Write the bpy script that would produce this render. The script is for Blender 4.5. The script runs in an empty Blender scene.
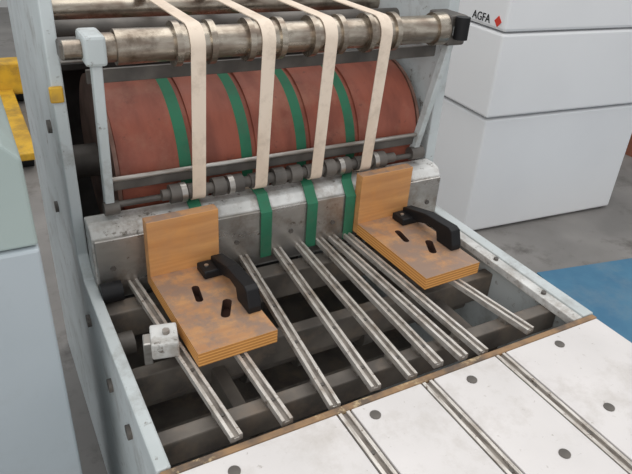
import bpy, bmesh, math, random
from mathutils import Vector, Matrix
random.seed(4)
S=0.8; Z0=1.6          # working unit (0.8 m) and eye height; floor is at z=-2 units
def C(p): return Vector((p[0]*S,p[1]*S,Z0+p[2]*S))
sc=bpy.context.scene

# ---------------------------------------------------------------- materials
def mat(name,col,rough=.6,metal=0,col2=None,scale=12,detail=6,bump=0,stretch=None,spots=None,lo=.4,hi=.65,spotscale=40,spotlo=.62,spotw=.07,rvar=0.0,spec=.5,grime=None,gs=3,glo=.45,gamt=.7):
    m=bpy.data.materials.new(name); m.use_nodes=True
    n=m.node_tree.nodes; l=m.node_tree.links; b=n['Principled BSDF']
    b.inputs['Base Color'].default_value=(*col,1); b.inputs['Roughness'].default_value=rough; b.inputs['Metallic'].default_value=metal
    b.inputs['Specular IOR Level'].default_value=spec
    tc=n.new('ShaderNodeTexCoord'); mp=n.new('ShaderNodeMapping'); l.new(tc.outputs['Object'],mp.inputs[0])
    if stretch: mp.inputs['Scale'].default_value=stretch
    nz=n.new('ShaderNodeTexNoise'); nz.inputs['Scale'].default_value=scale; nz.inputs['Detail'].default_value=detail
    l.new(mp.outputs[0],nz.inputs['Vector'])
    src=None
    if col2:
        r=n.new('ShaderNodeValToRGB'); r.color_ramp.elements[0].position=lo; r.color_ramp.elements[1].position=hi
        r.color_ramp.elements[0].color=(*col,1); r.color_ramp.elements[1].color=(*col2,1)
        l.new(nz.outputs[0],r.inputs[0]); src=r.outputs[0]
    def layer(src,c,scl,p,wd,amt):
        n2=n.new('ShaderNodeTexNoise'); n2.inputs['Scale'].default_value=scl; n2.inputs['Detail'].default_value=9; n2.inputs['Roughness'].default_value=.72
        g=n.new('ShaderNodeNewGeometry'); l.new(g.outputs['Position'],n2.inputs['Vector'])
        r2=n.new('ShaderNodeMapRange'); r2.inputs['From Min'].default_value=p; r2.inputs['From Max'].default_value=p+wd; r2.inputs['To Max'].default_value=amt
        l.new(n2.outputs[0],r2.inputs[0])
        mx=n.new('ShaderNodeMix'); mx.data_type='RGBA'; l.new(r2.outputs[0],mx.inputs['Factor'])
        if src: l.new(src,mx.inputs[6])
        else: mx.inputs[6].default_value=(*col,1)
        mx.inputs[7].default_value=(*c,1); return mx.outputs[2]
    if grime: src=layer(src,grime,gs,glo,.18,gamt)
    if spots: src=layer(src,spots,spotscale,spotlo,spotw,1)
    if src: l.new(src,b.inputs['Base Color'])
    if rvar:
        mr=n.new('ShaderNodeMapRange'); mr.inputs['To Min'].default_value=rough-rvar; mr.inputs['To Max'].default_value=rough+rvar
        mr.inputs['From Min'].default_value=.3; mr.inputs['From Max'].default_value=.7
        l.new(nz.outputs[0],mr.inputs[0]); l.new(mr.outputs[0],b.inputs['Roughness'])
    if bump:
        bp=n.new('ShaderNodeBump'); bp.inputs['Strength'].default_value=bump; bp.inputs['Distance'].default_value=.002
        l.new(nz.outputs[0],bp.inputs['Height']); l.new(bp.outputs[0],b.inputs['Normal'])
    return m
M={}
M['paint']=mat('worn_bluegrey_paint',(.54,.58,.585),.5,0,(.46,.50,.50),5,spots=(.15,.13,.11),spotscale=30,spotlo=.61,grime=(.27,.265,.245),gs=8,glo=.52,gamt=.8)
M['paint_w']=mat('worn_white_casting',(.68,.68,.66),.5,0,(.46,.46,.44),12,spots=(.14,.12,.10),spotscale=34,spotlo=.58,grime=(.25,.21,.17),gs=12,glo=.47,gamt=.85)
M['steel']=mat('brushed_steel',(.50,.48,.45),.4,.85,(.30,.27,.24),9,stretch=(1,6,6),rvar=.08,bump=.1)
M['beamsteel']=mat('dull_plate_steel',(.52,.50,.475),.33,.8,(.38,.36,.33),4,stretch=(1.5,1,5),rvar=.1,spots=(.17,.135,.11),spotscale=26,spotlo=.60,grime=(.24,.18,.135),gs=9,glo=.48,gamt=.85)
M['roller']=mat('roller_steel',(.46,.41,.34),.32,.9,(.25,.20,.16),14,stretch=(1,4,4),rvar=.1,grime=(.13,.10,.075),gs=14,glo=.48,gamt=.85)
M['rail']=mat('rail_steel',(.62,.59,.55),.46,.45,(.44,.41,.37),20,stretch=(8,1,8),rvar=.1,spots=(.17,.13,.10),spotscale=55,spotlo=.59,grime=(.28,.23,.185),gs=14,glo=.48,gamt=.85)
M['railgroove']=mat('rail_groove',(.28,.25,.22),.6,.3,(.12,.10,.085),20)
M['dark']=mat('oily_dark_iron',(.075,.067,.06),.5,.2,(.14,.125,.11),12,bump=.2)
M['underiron']=mat('dusty_iron',(.085,.074,.064),.65,.1,(.17,.148,.125),9,bump=.2,grime=(.22,.165,.12),gs=12,glo=.5)
M['black']=mat('black_plastic',(.010,.010,.011),.5,spec=.25)
M['deep']=mat('dark_interior',(.04,.037,.035),.8,0,(.08,.075,.07),8)  # near-black mottled colour for the rear deck and bulkhead
M['drum']=mat('brown_red_drum',(.30,.088,.055),.5,0,(.20,.06,.04),7,stretch=(3,1,1),rvar=.08,spec=.35,spots=(.11,.045,.035),spotscale=30,spotlo=.6,spotw=.12,grime=(.33,.15,.10),gs=7,glo=.5,gamt=.6)
M['drumedge']=mat('drum_rim_steel',(.26,.15,.115),.5,.4,(.15,.08,.06),20)
M['cream']=mat('cream_belt',(.78,.66,.54),.75,0,(.70,.57,.45),8,stretch=(2,1,1),grime=(.50,.40,.31),gs=16,glo=.5,gamt=.65)
M['green']=mat('green_belt',(.030,.165,.09),.65,0,(.022,.115,.062),10,spec=.3,grime=(.06,.13,.08),gs=16,glo=.5)
M['white']=mat('white_enamel',(.84,.84,.842),.35,0,(.81,.81,.815),2)
M['whitetrim']=mat('grey_trim',(.32,.33,.35),.5)
M['laminate']=mat('worn_laminate',(.68,.65,.635),.4,0,(.60,.575,.56),3.5,spots=(.36,.325,.29),spotscale=60,spotlo=.62,grime=(.48,.445,.41),gs=7,glo=.52,gamt=.75)
M['browned']=mat('browned_edge',(.30,.18,.09),.7,0,(.12,.085,.06),22,spots=(.50,.38,.22),spotscale=18,spotlo=.56)
M['cab_up']=mat('greenish_guard',(.38,.45,.43),.5,0,(.35,.42,.40),3,grime=(.30,.34,.32),gs=3,glo=.5)
M['cab_lo']=mat('blue_grey_panel',(.43,.48,.51),.5,0,(.40,.45,.48),3,grime=(.35,.38,.39),gs=3,glo=.5)
M['yellow']=mat('yellow_paint',(.72,.42,.03),.45,0,(.50,.28,.03),10,grime=(.2,.13,.05),gs=6,glo=.5)
M['mat']=mat('blue_floor_mat',(.05,.16,.27),.7,0,(.07,.20,.31),6,bump=.2,grime=(.13,.21,.28),gs=4,glo=.5)
M['redlogo']=mat('logo_red',(.65,.04,.02),.5)
M['palletwood']=mat('pallet_wood',(.35,.13,.08),.8,0,(.25,.1,.06),10)
M['wall']=mat('painted_wall',(.55,.56,.55),.8,0,(.5,.51,.5),2)
M['floor']=mat('stained_concrete',(.18,.17,.16),.5,0,(.26,.245,.23),2.2,8,bump=.1,spots=(.11,.10,.09),spotscale=4,spotlo=.54,spotw=.15)
M['slot']=mat('slot_dark',(.05,.02,.012),.9)
M['paper']=mat('paper_scrap',(.62,.60,.56),.8,0,(.5,.48,.44),8)

def plywood():
    m=bpy.data.materials.new('plywood'); m.use_nodes=True
    n=m.node_tree.nodes; l=m.node_tree.links; b=n['Principled BSDF']; b.inputs['Roughness'].default_value=.5
    tc=n.new('ShaderNodeTexCoord'); mp=n.new('ShaderNodeMapping'); mp.inputs['Scale'].default_value=(2.5,28,28); l.new(tc.outputs['Object'],mp.inputs[0])
    nz=n.new('ShaderNodeTexNoise'); nz.inputs['Scale'].default_value=1.6; nz.inputs['Detail'].default_value=5; nz.inputs['Distortion'].default_value=.4
    l.new(mp.outputs[0],nz.inputs[0])
    r=n.new('ShaderNodeValToRGB'); r.color_ramp.elements[0].position=.3; r.color_ramp.elements[1].position=.7
    r.color_ramp.elements[0].color=(.50,.21,.06,1); r.color_ramp.elements[1].color=(.70,.35,.115,1); l.new(nz.outputs[0],r.inputs[0])
    n2=n.new('ShaderNodeTexNoise'); n2.inputs['Scale'].default_value=16; n2.inputs['Detail'].default_value=10; n2.inputs['Roughness'].default_value=.75
    g=n.new('ShaderNodeNewGeometry'); l.new(g.outputs['Position'],n2.inputs[0])
    r2=n.new('ShaderNodeValToRGB'); r2.color_ramp.elements[0].position=.42; r2.color_ramp.elements[1].position=.56; l.new(n2.outputs[0],r2.inputs[0])
    sp=n.new('ShaderNodeSeparateXYZ'); l.new(g.outputs['Normal'],sp.inputs[0])
    gt=n.new('ShaderNodeMapRange'); gt.inputs['From Min'].default_value=.6; gt.inputs['From Max'].default_value=.8
    gt.inputs['To Min'].default_value=.25; gt.inputs['To Max'].default_value=1; l.new(sp.outputs[2],gt.inputs[0])
    mu=n.new('ShaderNodeMath'); mu.operation='MULTIPLY_ADD'; l.new(r2.outputs[0],mu.inputs[0]); mu.inputs[1].default_value=.5; mu.inputs[2].default_value=.38
    mu2=n.new('ShaderNodeMath'); mu2.operation='MULTIPLY'; l.new(mu.outputs[0],mu2.inputs[0]); l.new(gt.outputs[0],mu2.inputs[1])
    mx=n.new('ShaderNodeMix'); mx.data_type='RGBA'; l.new(mu2.outputs[0],mx.inputs['Factor']); l.new(r.outputs[0],mx.inputs[6]); mx.inputs[7].default_value=(.25,.18,.145,1)
    l.new(mx.outputs[2],b.inputs['Base Color'])
    return m
def plyedge():
    m=bpy.data.materials.new('plywood_edge'); m.use_nodes=True
    n=m.node_tree.nodes; l=m.node_tree.links; b=n['Principled BSDF']; b.inputs['Roughness'].default_value=.6
    tc=n.new('ShaderNodeTexCoord'); sp=n.new('ShaderNodeSeparateXYZ'); l.new(tc.outputs['Object'],sp.inputs[0])
    mu=n.new('ShaderNodeMath'); mu.operation='MULTIPLY'; mu.inputs[1].default_value=900; l.new(sp.outputs[2],mu.inputs[0])
    si=n.new('ShaderNodeMath'); si.operation='SINE'; l.new(mu.outputs[0],si.inputs[0])
    r=n.new('ShaderNodeValToRGB'); r.color_ramp.elements[0].position=.3; r.color_ramp.elements[1].position=.6
    r.color_ramp.elements[0].color=(.52,.22,.055,1); r.color_ramp.elements[1].color=(.76,.40,.12,1)
    l.new(si.outputs[0],r.inputs[0]); l.new(r.outputs[0],b.inputs['Base Color']); return m
M['ply']=plywood(); M['plyedge']=plyedge()

# ---------------------------------------------------------------- helpers
def empty(name,p):
    e=bpy.data.objects.new(name,None); sc.collection.objects.link(e); e.location=C(p); e.empty_display_size=.1; return e
def finish(name,bm,m,parent=None,bevel=0,smooth=False,mats=None):
    bmesh.ops.recalc_face_normals(bm,faces=bm.faces)
    me=bpy.data.meshes.new(name)
    vs=[v.co.copy() for v in bm.verts]
    mn=Vector([min(v[i] for v in vs) for i in range(3)]); mx=Vector([max(v[i] for v in vs) for i in range(3)]); c=(mn+mx)/2
    for v in bm.verts: v.co-=c
    bm.to_mesh(me); bm.free()
    for mm in (mats or [m]): me.materials.append(mm)
    o=bpy.data.objects.new(name,me); sc.collection.objects.link(o); o.location=c
    if bevel:
        b=o.modifiers.new('bevel','BEVEL'); b.width=bevel*S; b.segments=2; b.limit_method='ANGLE'; b.angle_limit=math.radians(40)
    if smooth:
        for p in me.polygons: p.use_smooth=True
        try: me.set_sharp_from_angle(angle=math.radians(35))
        except Exception: pass
    if parent:
        o.parent=parent; o.matrix_parent_inverse=Matrix.Translation(-parent.location)
    return o
def prism(name,poly,axis,a,b,m,parent=None,bevel=0,xf=None,smooth=False):
    bm=bmesh.new()
    def pt(q,t):
        if axis=='x': p=(t,q[0],q[1])
        elif axis=='y': p=(q[0],t,q[1])
        else: p=(q[0],q[1],t)
        p=Vector(p)
        if xf: p=xf@p
        return C(p)
    A=[bm.verts.new(pt(q,a)) for q in poly]; B=[bm.verts.new(pt(q,b)) for q in poly]
    bm.faces.new(A); bm.faces.new(B[::-1]); n=len(poly)
    for i in range(n): bm.faces.new((A[i],A[(i+1)%n],B[(i+1)%n],B[i]))
    return finish(name,bm,m,parent,bevel,smooth)
def box(name,x0,x1,y0,y1,z0,z1,m,parent=None,bevel=0,xf=None):
    return prism(name,[(x0,y0),(x1,y0),(x1,y1),(x0,y1)],'z',z0,z1,m,parent,bevel,xf)
def cyl(name,p,q,r,m,parent=None,seg=32,r2=None,bevel=0):
    P=C(p);Q=C(q); d=(Q-P).normalized(); up=Vector((0,0,1)) if abs(d.z)<.9 else Vector((1,0,0))
    u=d.cross(up).normalized(); w=d.cross(u); r2=r if r2 is None else r2
    bm=bmesh.new(); A=[];B=[]
    for i in range(seg):
        t=2*math.pi*i/seg; o=u*math.cos(t)+w*math.sin(t)
        A.append(bm.verts.new(P+o*r*S)); B.append(bm.verts.new(Q+o*r2*S))
    bm.faces.new(A[::-1]); bm.faces.new(B)
    for i in range(seg): bm.faces.new((A[i],A[(i+1)%seg],B[(i+1)%seg],B[i]))
    return finish(name,bm,m,parent,bevel,True)
def lathe(name,prof,y,z,m,parent,seg=48):
    bm=bmesh.new(); rings=[]
    for x,r in prof:
        rings.append([bm.verts.new(C((x,y+r*math.cos(2*math.pi*i/seg),z+r*math.sin(2*math.pi*i/seg)))) for i in range(seg)])
    bm.faces.new(rings[0]); bm.faces.new(rings[-1][::-1])
    for a,b in zip(rings,rings[1:]):
        for i in range(seg): bm.faces.new((a[i],a[(i+1)%seg],b[(i+1)%seg],b[i]))
    return finish(name,bm,m,parent,0,True)
def bar(name,p,q,w,t,m,parent=None,bevel=0,side=Vector((1,0,0))):
    P=C(p);Q=C(q);d=(Q-P).normalized(); s=(side-d*side.dot(d)).normalized(); n=d.cross(s)
    bm=bmesh.new(); vs=[]
    for E in (P,Q): vs.append([bm.verts.new(E+s*a*w*S/2+n*b*t*S/2) for a,b in ((-1,-1),(1,-1),(1,1),(-1,1))])
    A,B=vs; bm.faces.new(A); bm.faces.new(B[::-1])
    for i in range(4): bm.faces.new((A[i],A[(i+1)%4],B[(i+1)%4],B[i]))
    return finish(name,bm,m,parent,bevel)
def ribbon(name,path,xc,w,m,parent,t=.003,xs=None):
    bm=bmesh.new(); rows=[]; n=len(path)
    for i,(y,z) in enumerate(path):
        a=path[max(i-1,0)]; b=path[min(i+1,n-1)]; d=Vector((b[0]-a[0],b[1]-a[1])).normalized(); nn=Vector((-d[1],d[0]))*t
        x=xc if xs is None else xs[i]
        rows.append([bm.verts.new(C((x-w/2,y,z))),bm.verts.new(C((x+w/2,y,z))),bm.verts.new(C((x+w/2,y+nn[0],z+nn[1]))),bm.verts.new(C((x-w/2,y+nn[0],z+nn[1])))])
    bm.faces.new(rows[0]); bm.faces.new(rows[-1][::-1])
    for a,b in zip(rows,rows[1:]):
        for i in range(4): bm.faces.new((a[i],a[(i+1)%4],b[(i+1)%4],b[i]))
    return finish(name,bm,m,parent,0,True)
def arc(cy,cz,r,a0,a1,n=16):
    return [(cy+r*math.cos(math.radians(a0+(a1-a0)*i/n)),cz+r*math.sin(math.radians(a0+(a1-a0)*i/n))) for i in range(n+1)]

# ---------------------------------------------------------------- room
box('floor',-7,11,-5,11,-2.1,-2.0,M['floor'])
box('wall_back',-7,11,11,11.2,-2.0,3.5,M['wall'])
box('wall_right',11,11.2,-5,11,-2.0,3.5,M['wall'])
matr=Matrix.Translation((2.79,2.06,0))@Matrix.Rotation(math.radians(-10),4,'Z')
prism('floor_mat',[(0,0),(1.9,0),(1.9,-1.35),(0,-1.35)],'z',-1.999,-1.985,M['mat'],None,.004,matr)

# ---------------------------------------------------------------- machine
mc=empty('paper_folding_machine',(.78,1.7,-2))
prof=[(.818,-2),(.818,-1.0),(1.52,-1.0),(1.58,-.95),(1.58,-.02),(2.55,-.02),(2.55,-2)]
prism('side_plate_left',prof,'x',.165,.195,M['paint'],mc,.004)
prism('side_plate_right',prof,'x',1.36,1.40,M['paint'],mc,.004)
box('side_rail_right',1.325,1.36,.82,1.47,-1.03,-1.005,M['paint_w'],mc,.003)
for y in (.95,1.15,1.35): cyl('side_rail_bolt',(1.343,y,-1.005),(1.343,y,-.998),.008,M['dark'],mc,6)
for i,(y,z) in enumerate([(1.05,-1.12),(1.25,-1.15),(1.5,-1.12),(1.72,-.62),(1.9,-.95)]):
    cyl(f'plate_bolt_{i}',(.167,y,z),(.155,y,z),.018,M['dark'],mc,20)
box('yellow_catch',.158,.19,1.567,1.58,-.51,-.47,M['yellow'],mc,.004)
# beam
prism('cross_beam',[(1.49,-1.06),(1.49,-.858),(1.505,-.836),(1.53,-.830),(1.575,-.830),(1.575,-1.06)],'x',.195,1.36,M['paint_w'],mc,.004)
box('beam_face_plate',.20,1.355,1.478,1.49,-1.045,-.862,M['beamsteel'],mc,.002)
for x in (.24,.60,.78,.93,1.13,1.31): cyl('beam_bolt',(x,1.479,-.95),(x,1.473,-.95),.008,M['dark'],mc,6)
# drum
DY,DZ,DR=1.84,-.782,.25
belts=[.50,.69,.875,1.055]
pr=[(.305,.1),(.305,DR-.004),(.309,DR)]
for s in belts: pr+=[(s-.026,DR),(s-.025,DR-.008),(s+.025,DR-.008),(s+.026,DR)]
pr+=[(1.312,DR),(1.316,DR-.004),(1.316,.1)]
lathe('drum',pr,DY,DZ,M['drum'],mc,96)
lathe('drum_rim_left',[(.295,.1),(.295,DR+.004),(.306,DR+.004),(.306,.1)],DY,DZ,M['drumedge'],mc,96)
lathe('drum_rim_right',[(1.316,.1),(1.316,DR+.004),(1.326,DR+.004),(1.326,.1)],DY,DZ,M['drumedge'],mc,96)
cyl('drum_axle',(.195,DY,DZ),(1.36,DY,DZ),.05,M['dark'],mc)
# top roller with collars
RY,RZ=1.52,-.372
pf=[(.195,.015),(.195,.022),(.27,.022),(.27,.034),(.31,.034),(.31,.042)]
for b in belts:
    pf+=[(b-.052,.040),(b-.052,.054),(b-.036,.054),(b-.036,.046),(b+.036,.046),(b+.036,.054),(b+.052,.054),(b+.052,.040)]
pf+=[(1.25,.040),(1.25,.048),(1.29,.048),(1.29,.03),(1.36,.03),(1.36,.02)]
lathe('top_roller',pf,RY,RZ,M['roller'],mc,48)
box('roller_bearing_left',.235,.285,1.475,1.575,-.405,-.335,M['paint'],mc,.008)
box('roller_support_left',.19,.24,1.53,1.60,-.40,-.36,M['dark'],mc,.005)
box('roller_bearing_right',1.295,1.365,1.49,1.60,-.42,-.33,M['dark'],mc,.008)
cyl('roller_knob',(1.325,1.47,-.33),(1.325,1.47,-.395),.022,M['black'],mc)
# swinging guard frame
bar('guard_arm_left',(.262,1.50,-.35),(.262,1.55,-.80),.024,.03,M['paint'],mc,.003)
bar('guard_arm_right',(1.322,1.50,-.36),(1.285,1.56,-.78),.022,.028,M['paint'],mc,.003)
box('guard_bar_upper',.25,1.335,1.585,1.597,-.475,-.44,M['dark'],mc,.002)
box('guard_bar_lower',.27,1.30,1.560,1.572,-.762,-.735,M['dark'],mc,.002)
cyl('guard_rod_lower',(.27,1.553,-.725),(1.29,1.553,-.725),.007,M['steel'],mc,16)
cyl('guard_pivot_left',(.245,1.54,-.80),(.285,1.54,-.80),.019,M['dark'],mc)
cyl('guard_pivot_right',(1.26,1.55,-.79),(1.31,1.55,-.79),.022,M['dark'],mc)
# lower shaft
SY,SZ=1.53,-.783
pf=[(.40,.008),(.40,.016)]
for c in [.44,.50,.565,.62,.69,.755,.81,.875,.93,.985,1.055,1.12]:
    wid=.028 if c in belts else .018; r=.022 if c in belts else .027
    pf+=[(c-wid,.016),(c-wid,r),(c+wid,r),(c+wid,.016)]
pf+=[(1.18,.016),(1.18,.008)]
lathe('belt_shaft',pf,SY,SZ,M['dark'],mc,32)
for x in (.46,.60,.97,1.10): cyl('shaft_collar',(x-.008,SY,SZ),(x+.008,SY,SZ),.028,M['steel'],mc)
cyl('cross_rod',(.27,1.545,-.795),(1.29,1.545,-.795),.009,M['dark'],mc,16)
# belts
bw=.038
for i,x in enumerate(belts):
    path=[(3.2,RZ+.047)]+arc(RY,RZ,.047,90,185,14)+arc(SY,SZ,.023,182,275,8)+[(1.57,-.812),(1.582,-.83),(1.584,-1.0)]
    ribbon('cream_belt_%d'%(i+1),path,x,bw,M['cream'],mc,-.003)
gx=[.487,.694,.85,.988]
for i,x in enumerate(belts):
    a=arc(DY,DZ,DR-.005,60,184,24)
    path=a+[(1.51,-.824),(1.488,-.852),(1.474,-.866),(1.474,-1.02)]
    n=len(a); xs=[x-.008]*n+[gx[i]]*4
    ribbon('green_belt_%d'%(i+1),path,x,.036,M['green'],mc,-.003,xs)
# rear of the machine
box('rear_deck',.195,1.36,2.25,2.5,-.62,-.60,M['deep'],mc)
box('rear_bulkhead',.195,1.36,2.48,2.5,-2,-.30,M['deep'],mc)
for k,(y,z,r,m) in enumerate([(1.86,-.40,.025,'dark'),(2.0,-.375,.035,'roller'),(2.2,-.40,.03,'dark'),(2.4,-.375,.035,'roller')]):
    cyl('rear_roller_%d'%k,(.195,y,z),(1.36,y,z),r,M[m],mc)
box('rear_tie_bar',.195,1.36,1.70,1.73,-.45,-.42,M['steel'],mc,.003)
# rails
rails=[((.338,.835),(.288,1.478)),((.452,.83),(.43,1.478)),((.567,.825),(.622,1.478)),((.682,.835),(.735,1.478)),((.783,.83),(.813,1.478)),((.868,.837),(.885,1.478)),((.942,.832),(.932,1.478)),((1.003,.825),(.985,1.478)),((1.18,.84),(1.095,1.478))]
def rail(name,p,q,parent,w=.0135,h=.016,z=-1.0,groove='railgroove'):
    d=Vector((q[0]-p[0],q[1]-p[1],0)); L=d.length; ang=math.atan2(d.y,d.x)-math.pi/2
    xf=Matrix.Translation((p[0],p[1],z))@Matrix.Rotation(ang,4,'Z')
    g=w*.42
    prism(name,[(-w,-h),(w,-h),(w,-.0005),(w-.0005,0),(g,0),(g,-.007),(-g,-.007),(-g,0),(-w+.0005,0),(-w,-.0005)],'y',0,L,M['rail'],parent,0,xf)
    box(name+'_groove',-g+.0002,g-.0002,.002,L-.002,-.0068,-.0058,M[groove],parent,0,xf)
    k=int(L/.16)
    for i in range(k):
        c=xf@Vector((0,.07+i*.16,0))
        cyl(name+'_screw',(c.x,c.y,z-.006),(c.x,c.y,z-.003),.0048,M['dark'],parent,10)
for i,(p,q) in enumerate(rails): rail('slat_rail_%d'%(i+1),p,q,mc)
U=M['underiron']
box('under_bar_front',.195,1.36,.90,.94,-1.10,-1.03,U,mc,.004)
box('under_bar_mid',.195,1.36,1.16,1.20,-1.16,-1.07,U,mc,.004)
box('under_bar_rear',.195,1.36,1.38,1.44,-1.12,-1.03,U,mc,.004)
for (p,q) in rails:
    for y in (.92,1.41):
        t=(y-p[1])/(q[1]-p[1]); x=p[0]+(q[0]-p[0])*t
        box('rail_spacer',x-.012,x+.012,y-.015,y+.015,-1.032,-1.015,M['steel'],mc)
cyl('under_shaft',(.195,1.28,-1.25),(1.36,1.28,-1.25),.03,U,mc)
cyl('under_rod',(.195,1.05,-1.2),(1.36,1.05,-1.2),.014,M['steel'],mc)
for x in (.55,.72,.95,1.2): cyl('under_shaft_collar',(x-.02,1.28,-1.25),(x+.02,1.28,-1.25),.05,M['dark'],mc)
box('under_tray',.195,1.36,1.45,2.2,-1.62,-1.58,U,mc)
for x in (.40,1.12): box('under_longeron',x,x+.035,.82,1.49,-1.20,-1.11,U,mc,.004)
xf=Matrix.Translation((.285,1.16,0))@Matrix.Rotation(math.radians(-12),4,'Z')
box('clamp_block',-.032,.032,-.04,.04,-1.0,-.955,M['paint_w'],mc,.005,xf)
box('clamp_lug',-.05,-.03,-.02,.02,-1.03,-.965,M['steel'],mc,.003,xf)
c=xf@Vector((.005,0,0)); cyl('clamp_bolt',(c.x,c.y,-.955),(c.x,c.y,-.945),.009,M['steel'],mc,6)
cyl('adjust_knob',(.195,1.44,-1.0),(.25,1.44,-1.0),.028,M['black'],mc)
cyl('adjust_knob_2',(.195,1.30,-1.07),(.24,1.30,-1.07),.03,M['dark'],mc)

# ---------------------------------------------------------------- front table
tb=empty('delivery_table',(.78,.3,-2))
ch=[.572,.80,1.03]; edges=[.17]+ch+[1.385]; yb=.815; yf=-.35
for i in range(4):
    a=edges[i]+(.019 if i else 0); b=edges[i+1]-(.019 if i<3 else 0)
    box('panel_%d'%(i+1),a,b,yf,yb-.018,-1.03,-1.0,M['laminate'],tb,.002)
box('rear_edge_strip',.17,1.39,yb-.017,yb,-1.05,-.999,M['browned'],tb,.003)
box('panel_substrate',.17,1.385,yf,yb-.02,-1.06,-1.031,M['dark'],tb)
for i,x in enumerate(ch): rail('channel_%d'%(i+1),(x,yf),(x,yb-.018),tb,.0145,.0305,-1.001)
for i,(x,y) in enumerate([(.63,.76),(.90,.755),(.30,.755),(1.20,.76),(.93,.50),(1.13,.55)]):
    cyl('grommet_%d'%i,(x,y,-1.0),(x,y,-.998),.0125,M['dark'],tb,24)
box('apron_rear',.20,1.385,.74,.765,-1.12,-1.06,M['paint'],tb)
box('apron_front',.20,1.385,yf,yf+.03,-1.2,-1.06,M['paint'],tb)
for x in (.21,1.335):
    for y in (yf,.70): box('leg',x,x+.05,y,y+.05,-2,-1.06,M['paint'],tb,.003)

# ---------------------------------------------------------------- wooden stops
def wooden_stop(px,py,rot):
    e=empty('wooden_paper_stop',(px,py,-.998))
    xf=Matrix.Translation((px,py,-.998))@Matrix.Rotation(math.radians(rot),4,'Z')
    W=.205; L=.35; T=.038
    b=box('base_board',0,W,0,L,0,T,M['ply'],e,0,xf)
    me=b.data; me.materials.append(M['plyedge']); me.materials.append(M['slot'])
    for p in me.polygons:
        if abs(p.normal.z)<.5: p.material_index=1
    def slot(cx,cy,l,w,a):
        pts=[]
        for k in range(17):
            t=math.pi*k/16-math.pi/2; pts.append((l/2+w*math.cos(t),w*math.sin(t)))
        for k in range(17):
            t=math.pi*k/16+math.pi/2; pts.append((-l/2+w*math.cos(t),w*math.sin(t)))
        q=xf@Matrix.Translation((cx,cy,0))@Matrix.Rotation(math.radians(a),4,'Z')
        c=prism('cut',pts,'z',.006,.06,M['slot'],None,0,q)
        md=b.modifiers.new('s','BOOLEAN'); md.object=c; md.solver='EXACT'; md.operation='DIFFERENCE'
        bpy.context.view_layer.objects.active=b
        bpy.context.view_layer.update()
        bpy.ops.object.modifier_apply(modifier='s'); bpy.data.objects.remove(c)
    slot(.085,.225,.055,.010,80); slot(.128,.135,.055,.012,62)
    iv=Matrix.Rotation(math.radians(-rot),3,'Z')
    half=Vector((W*S/2,L*S/2,T*S/2))
    for p in b.data.polygons:
        ctr=Vector((0,0,0))
        for vi in p.vertices: ctr+=b.data.vertices[vi].co
        ctr/=len(p.vertices); q=iv@ctr
        if abs(q.x)<half.x*.93 and abs(q.y)<half.y*.93 and q.z<half.z*.97 and q.z>-half.z*.97: p.material_index=2
    box('upright_board',0,W-.005,L,L+.034,0,.205,M['ply'],e,.002,xf)
    # black angled clamp: wide low rear foot and a lever that steps up to a block at the front
    hx=W-.020
    box('clamp_foot_rear',hx-.06,hx+.018,.275,.335,T,T+.024,M['black'],e,.005,xf)
    pts=[(.085,T),(.085,T+.018),(.100,T+.062),(.115,T+.068),(.225,T+.062),(.335,T+.034),(.335,T+.010),(.25,T+.018),(.205,T+.034),(.165,T+.030),(.155,T)]
    prism('clamp_lever',pts,'x',hx-.018,hx+.018,M['black'],e,.003,xf)
    c=xf@Vector((hx-.042,.305,T+.024)); cyl('clamp_screw',c,c+Vector((0,0,.004)),.006,M['steel'],e,12)
    return e
wooden_stop(.335,1.06,2)
wooden_stop(1.022,1.10,2)

# ---------------------------------------------------------------- white processor cabinet
pm=empty('plate_processor',(3.3,3.2,-2))
xf=Matrix.Translation((2.68,2.62,0))@Matrix.Rotation(math.radians(-4.5),4,'Z')
box('lower_cabinet',0,1.33,0,1.6,-1.985,-1.20,M['white'],pm,.014,xf)
box('plinth',.03,1.30,.03,1.57,-2.0,-1.97,M['whitetrim'],pm,0,xf)
box('cabinet_gap',.03,1.30,.03,1.57,-1.21,-1.15,M['whitetrim'],pm,0,xf)
box('upper_cabinet',-.02,1.6,-.02,1.62,-1.18,-.69,M['white'],pm,.014,xf)
box('lid_gap',.02,1.57,.02,1.58,-.70,-.67,M['whitetrim'],pm,0,xf)
box('lid',-.02,1.6,-.02,1.62,-.68,-.15,M['white'],pm,.018,xf)
cu=bpy.data.curves.new('lettering','FONT'); cu.body='AGFA'; cu.size=.065*S; cu.extrude=.001; cu.materials.append(M['black'])
t=bpy.data.objects.new('lettering',cu); sc.collection.objects.link(t)
rz=math.radians(-90-4.5)
c=C(xf@Vector((-.022,.28,-.655))); t.matrix_world=Matrix.Translation(c)@Matrix.Rotation(rz,4,'Z')@Matrix.Rotation(math.radians(90),4,'X')
t.parent=pm; t.matrix_parent_inverse=Matrix.Translation(-pm.location)
prism('logo_mark',[(.075,-.632),(.045,-.602),(.015,-.632),(.045,-.662)],'x',-.024,-.019,M['redlogo'],pm,0,xf)

# ---------------------------------------------------------------- left guard cabinet
cb=empty('control_cabinet',(-.2,1.5,-2))
prism('upper_panel',[(.056,-.68),(.054,-.49),(.023,-.457),(-.6,-.42),(-.6,-.68)],'y',1.2,1.7,M['cab_up'],cb,.006)
prism('lower_panel',[(.056,-2),(.056,-.684),(-.6,-.684),(-.6,-2)],'y',1.19,1.7,M['cab_lo'],cb,.006)

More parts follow.
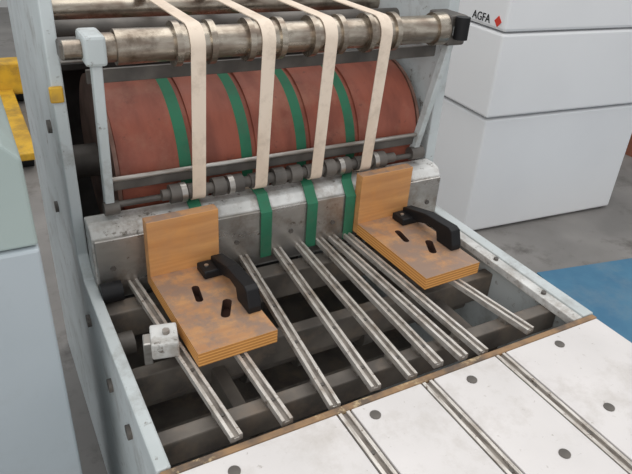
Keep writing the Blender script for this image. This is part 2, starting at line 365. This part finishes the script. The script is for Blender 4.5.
# ---------------------------------------------------------------- pallet jack & pallet
pj=empty('pallet_jack',(.5,5,-2)); o=Vector((.52,1.3,0))
def B(n,x0,x1,y0,y1,z0,z1,m,bv): box(n,x0+o.x,x1+o.x,y0+o.y,y1+o.y,z0,z1,M[m],pj,bv)
B('fork_left',-.35,-.2,3.3,4.9,-1.9,-1.84,'yellow',.01)
B('fork_right',.05,.2,3.3,4.9,-1.9,-1.84,'yellow',.01)
B('head',-.35,.2,4.9,5.1,-1.9,-1.6,'yellow',.02)
cyl('handle_shaft',Vector((-.07,5.0,-1.6))+o,Vector((-.07,5.4,-.6))+o,.03,M['black'],pj)
cyl('grip',Vector((-.25,5.4,-.6))+o,Vector((.11,5.4,-.6))+o,.025,M['black'],pj)
for x in (-.275,.125): cyl('wheel',Vector((x-.05,3.45,-1.94))+o,Vector((x+.05,3.45,-1.94))+o,.06,M['black'],pj)
for x in (-.15,0): cyl('steer_wheel',Vector((x-.03,5.05,-1.87))+o,Vector((x+.03,5.05,-1.87))+o,.13,M['black'],pj)
pl=empty('wooden_pallet',(5.8,3.6,-2))
for k in range(5): box('deck_board',5.1,6.5,3.1+k*.26,3.3+k*.26,-1.83,-1.80,M['palletwood'],pl)
for x in (5.1,5.72,6.38): box('runner',x,x+.12,3.1,4.34,-2,-1.83,M['palletwood'],pl)

# ---------------------------------------------------------------- lights
w=bpy.data.worlds.new('w'); sc.world=w; w.use_nodes=True
bg=w.node_tree.nodes['Background']; bg.inputs[0].default_value=(.95,.97,1,1); bg.inputs[1].default_value=.78
def area(name,loc,tgt,sx,sy,pw,col):
    L=bpy.data.lights.new(name,'AREA'); L.shape='RECTANGLE'; L.size=sx; L.size_y=sy; L.energy=pw; L.color=col
    o=bpy.data.objects.new(name,L); sc.collection.objects.link(o); o.location=loc
    o.rotation_euler=(Vector(tgt)-Vector(loc)).to_track_quat('-Z','Y').to_euler()
area('skylight',(1.8,2.2,5.0),(1,1.3,.8),5,5,125,(1,.97,.93))
area('window_light',(-2.0,-2.0,3.0),(1,1.5,.8),3,2.5,60,(1,.98,.95))

# ---------------------------------------------------------------- camera
cam=bpy.data.cameras.new('camera'); co=bpy.data.objects.new('camera',cam); sc.collection.objects.link(co); sc.camera=co
cam.sensor_width=36; cam.lens=36*618/632; cam.clip_start=.02
fw=Vector((.4399,.7448,-.5007)).normalized(); rt=Vector((.8769,-.4772,.0610)); rt=(rt-fw*rt.dot(fw)).normalized(); up=rt.cross(fw)
m=Matrix((( rt.x,up.x,-fw.x,0),(rt.y,up.y,-fw.y,0),(rt.z,up.z,-fw.z,Z0),(0,0,0,1))); co.matrix_world=m
sc.view_settings.view_transform='Standard'
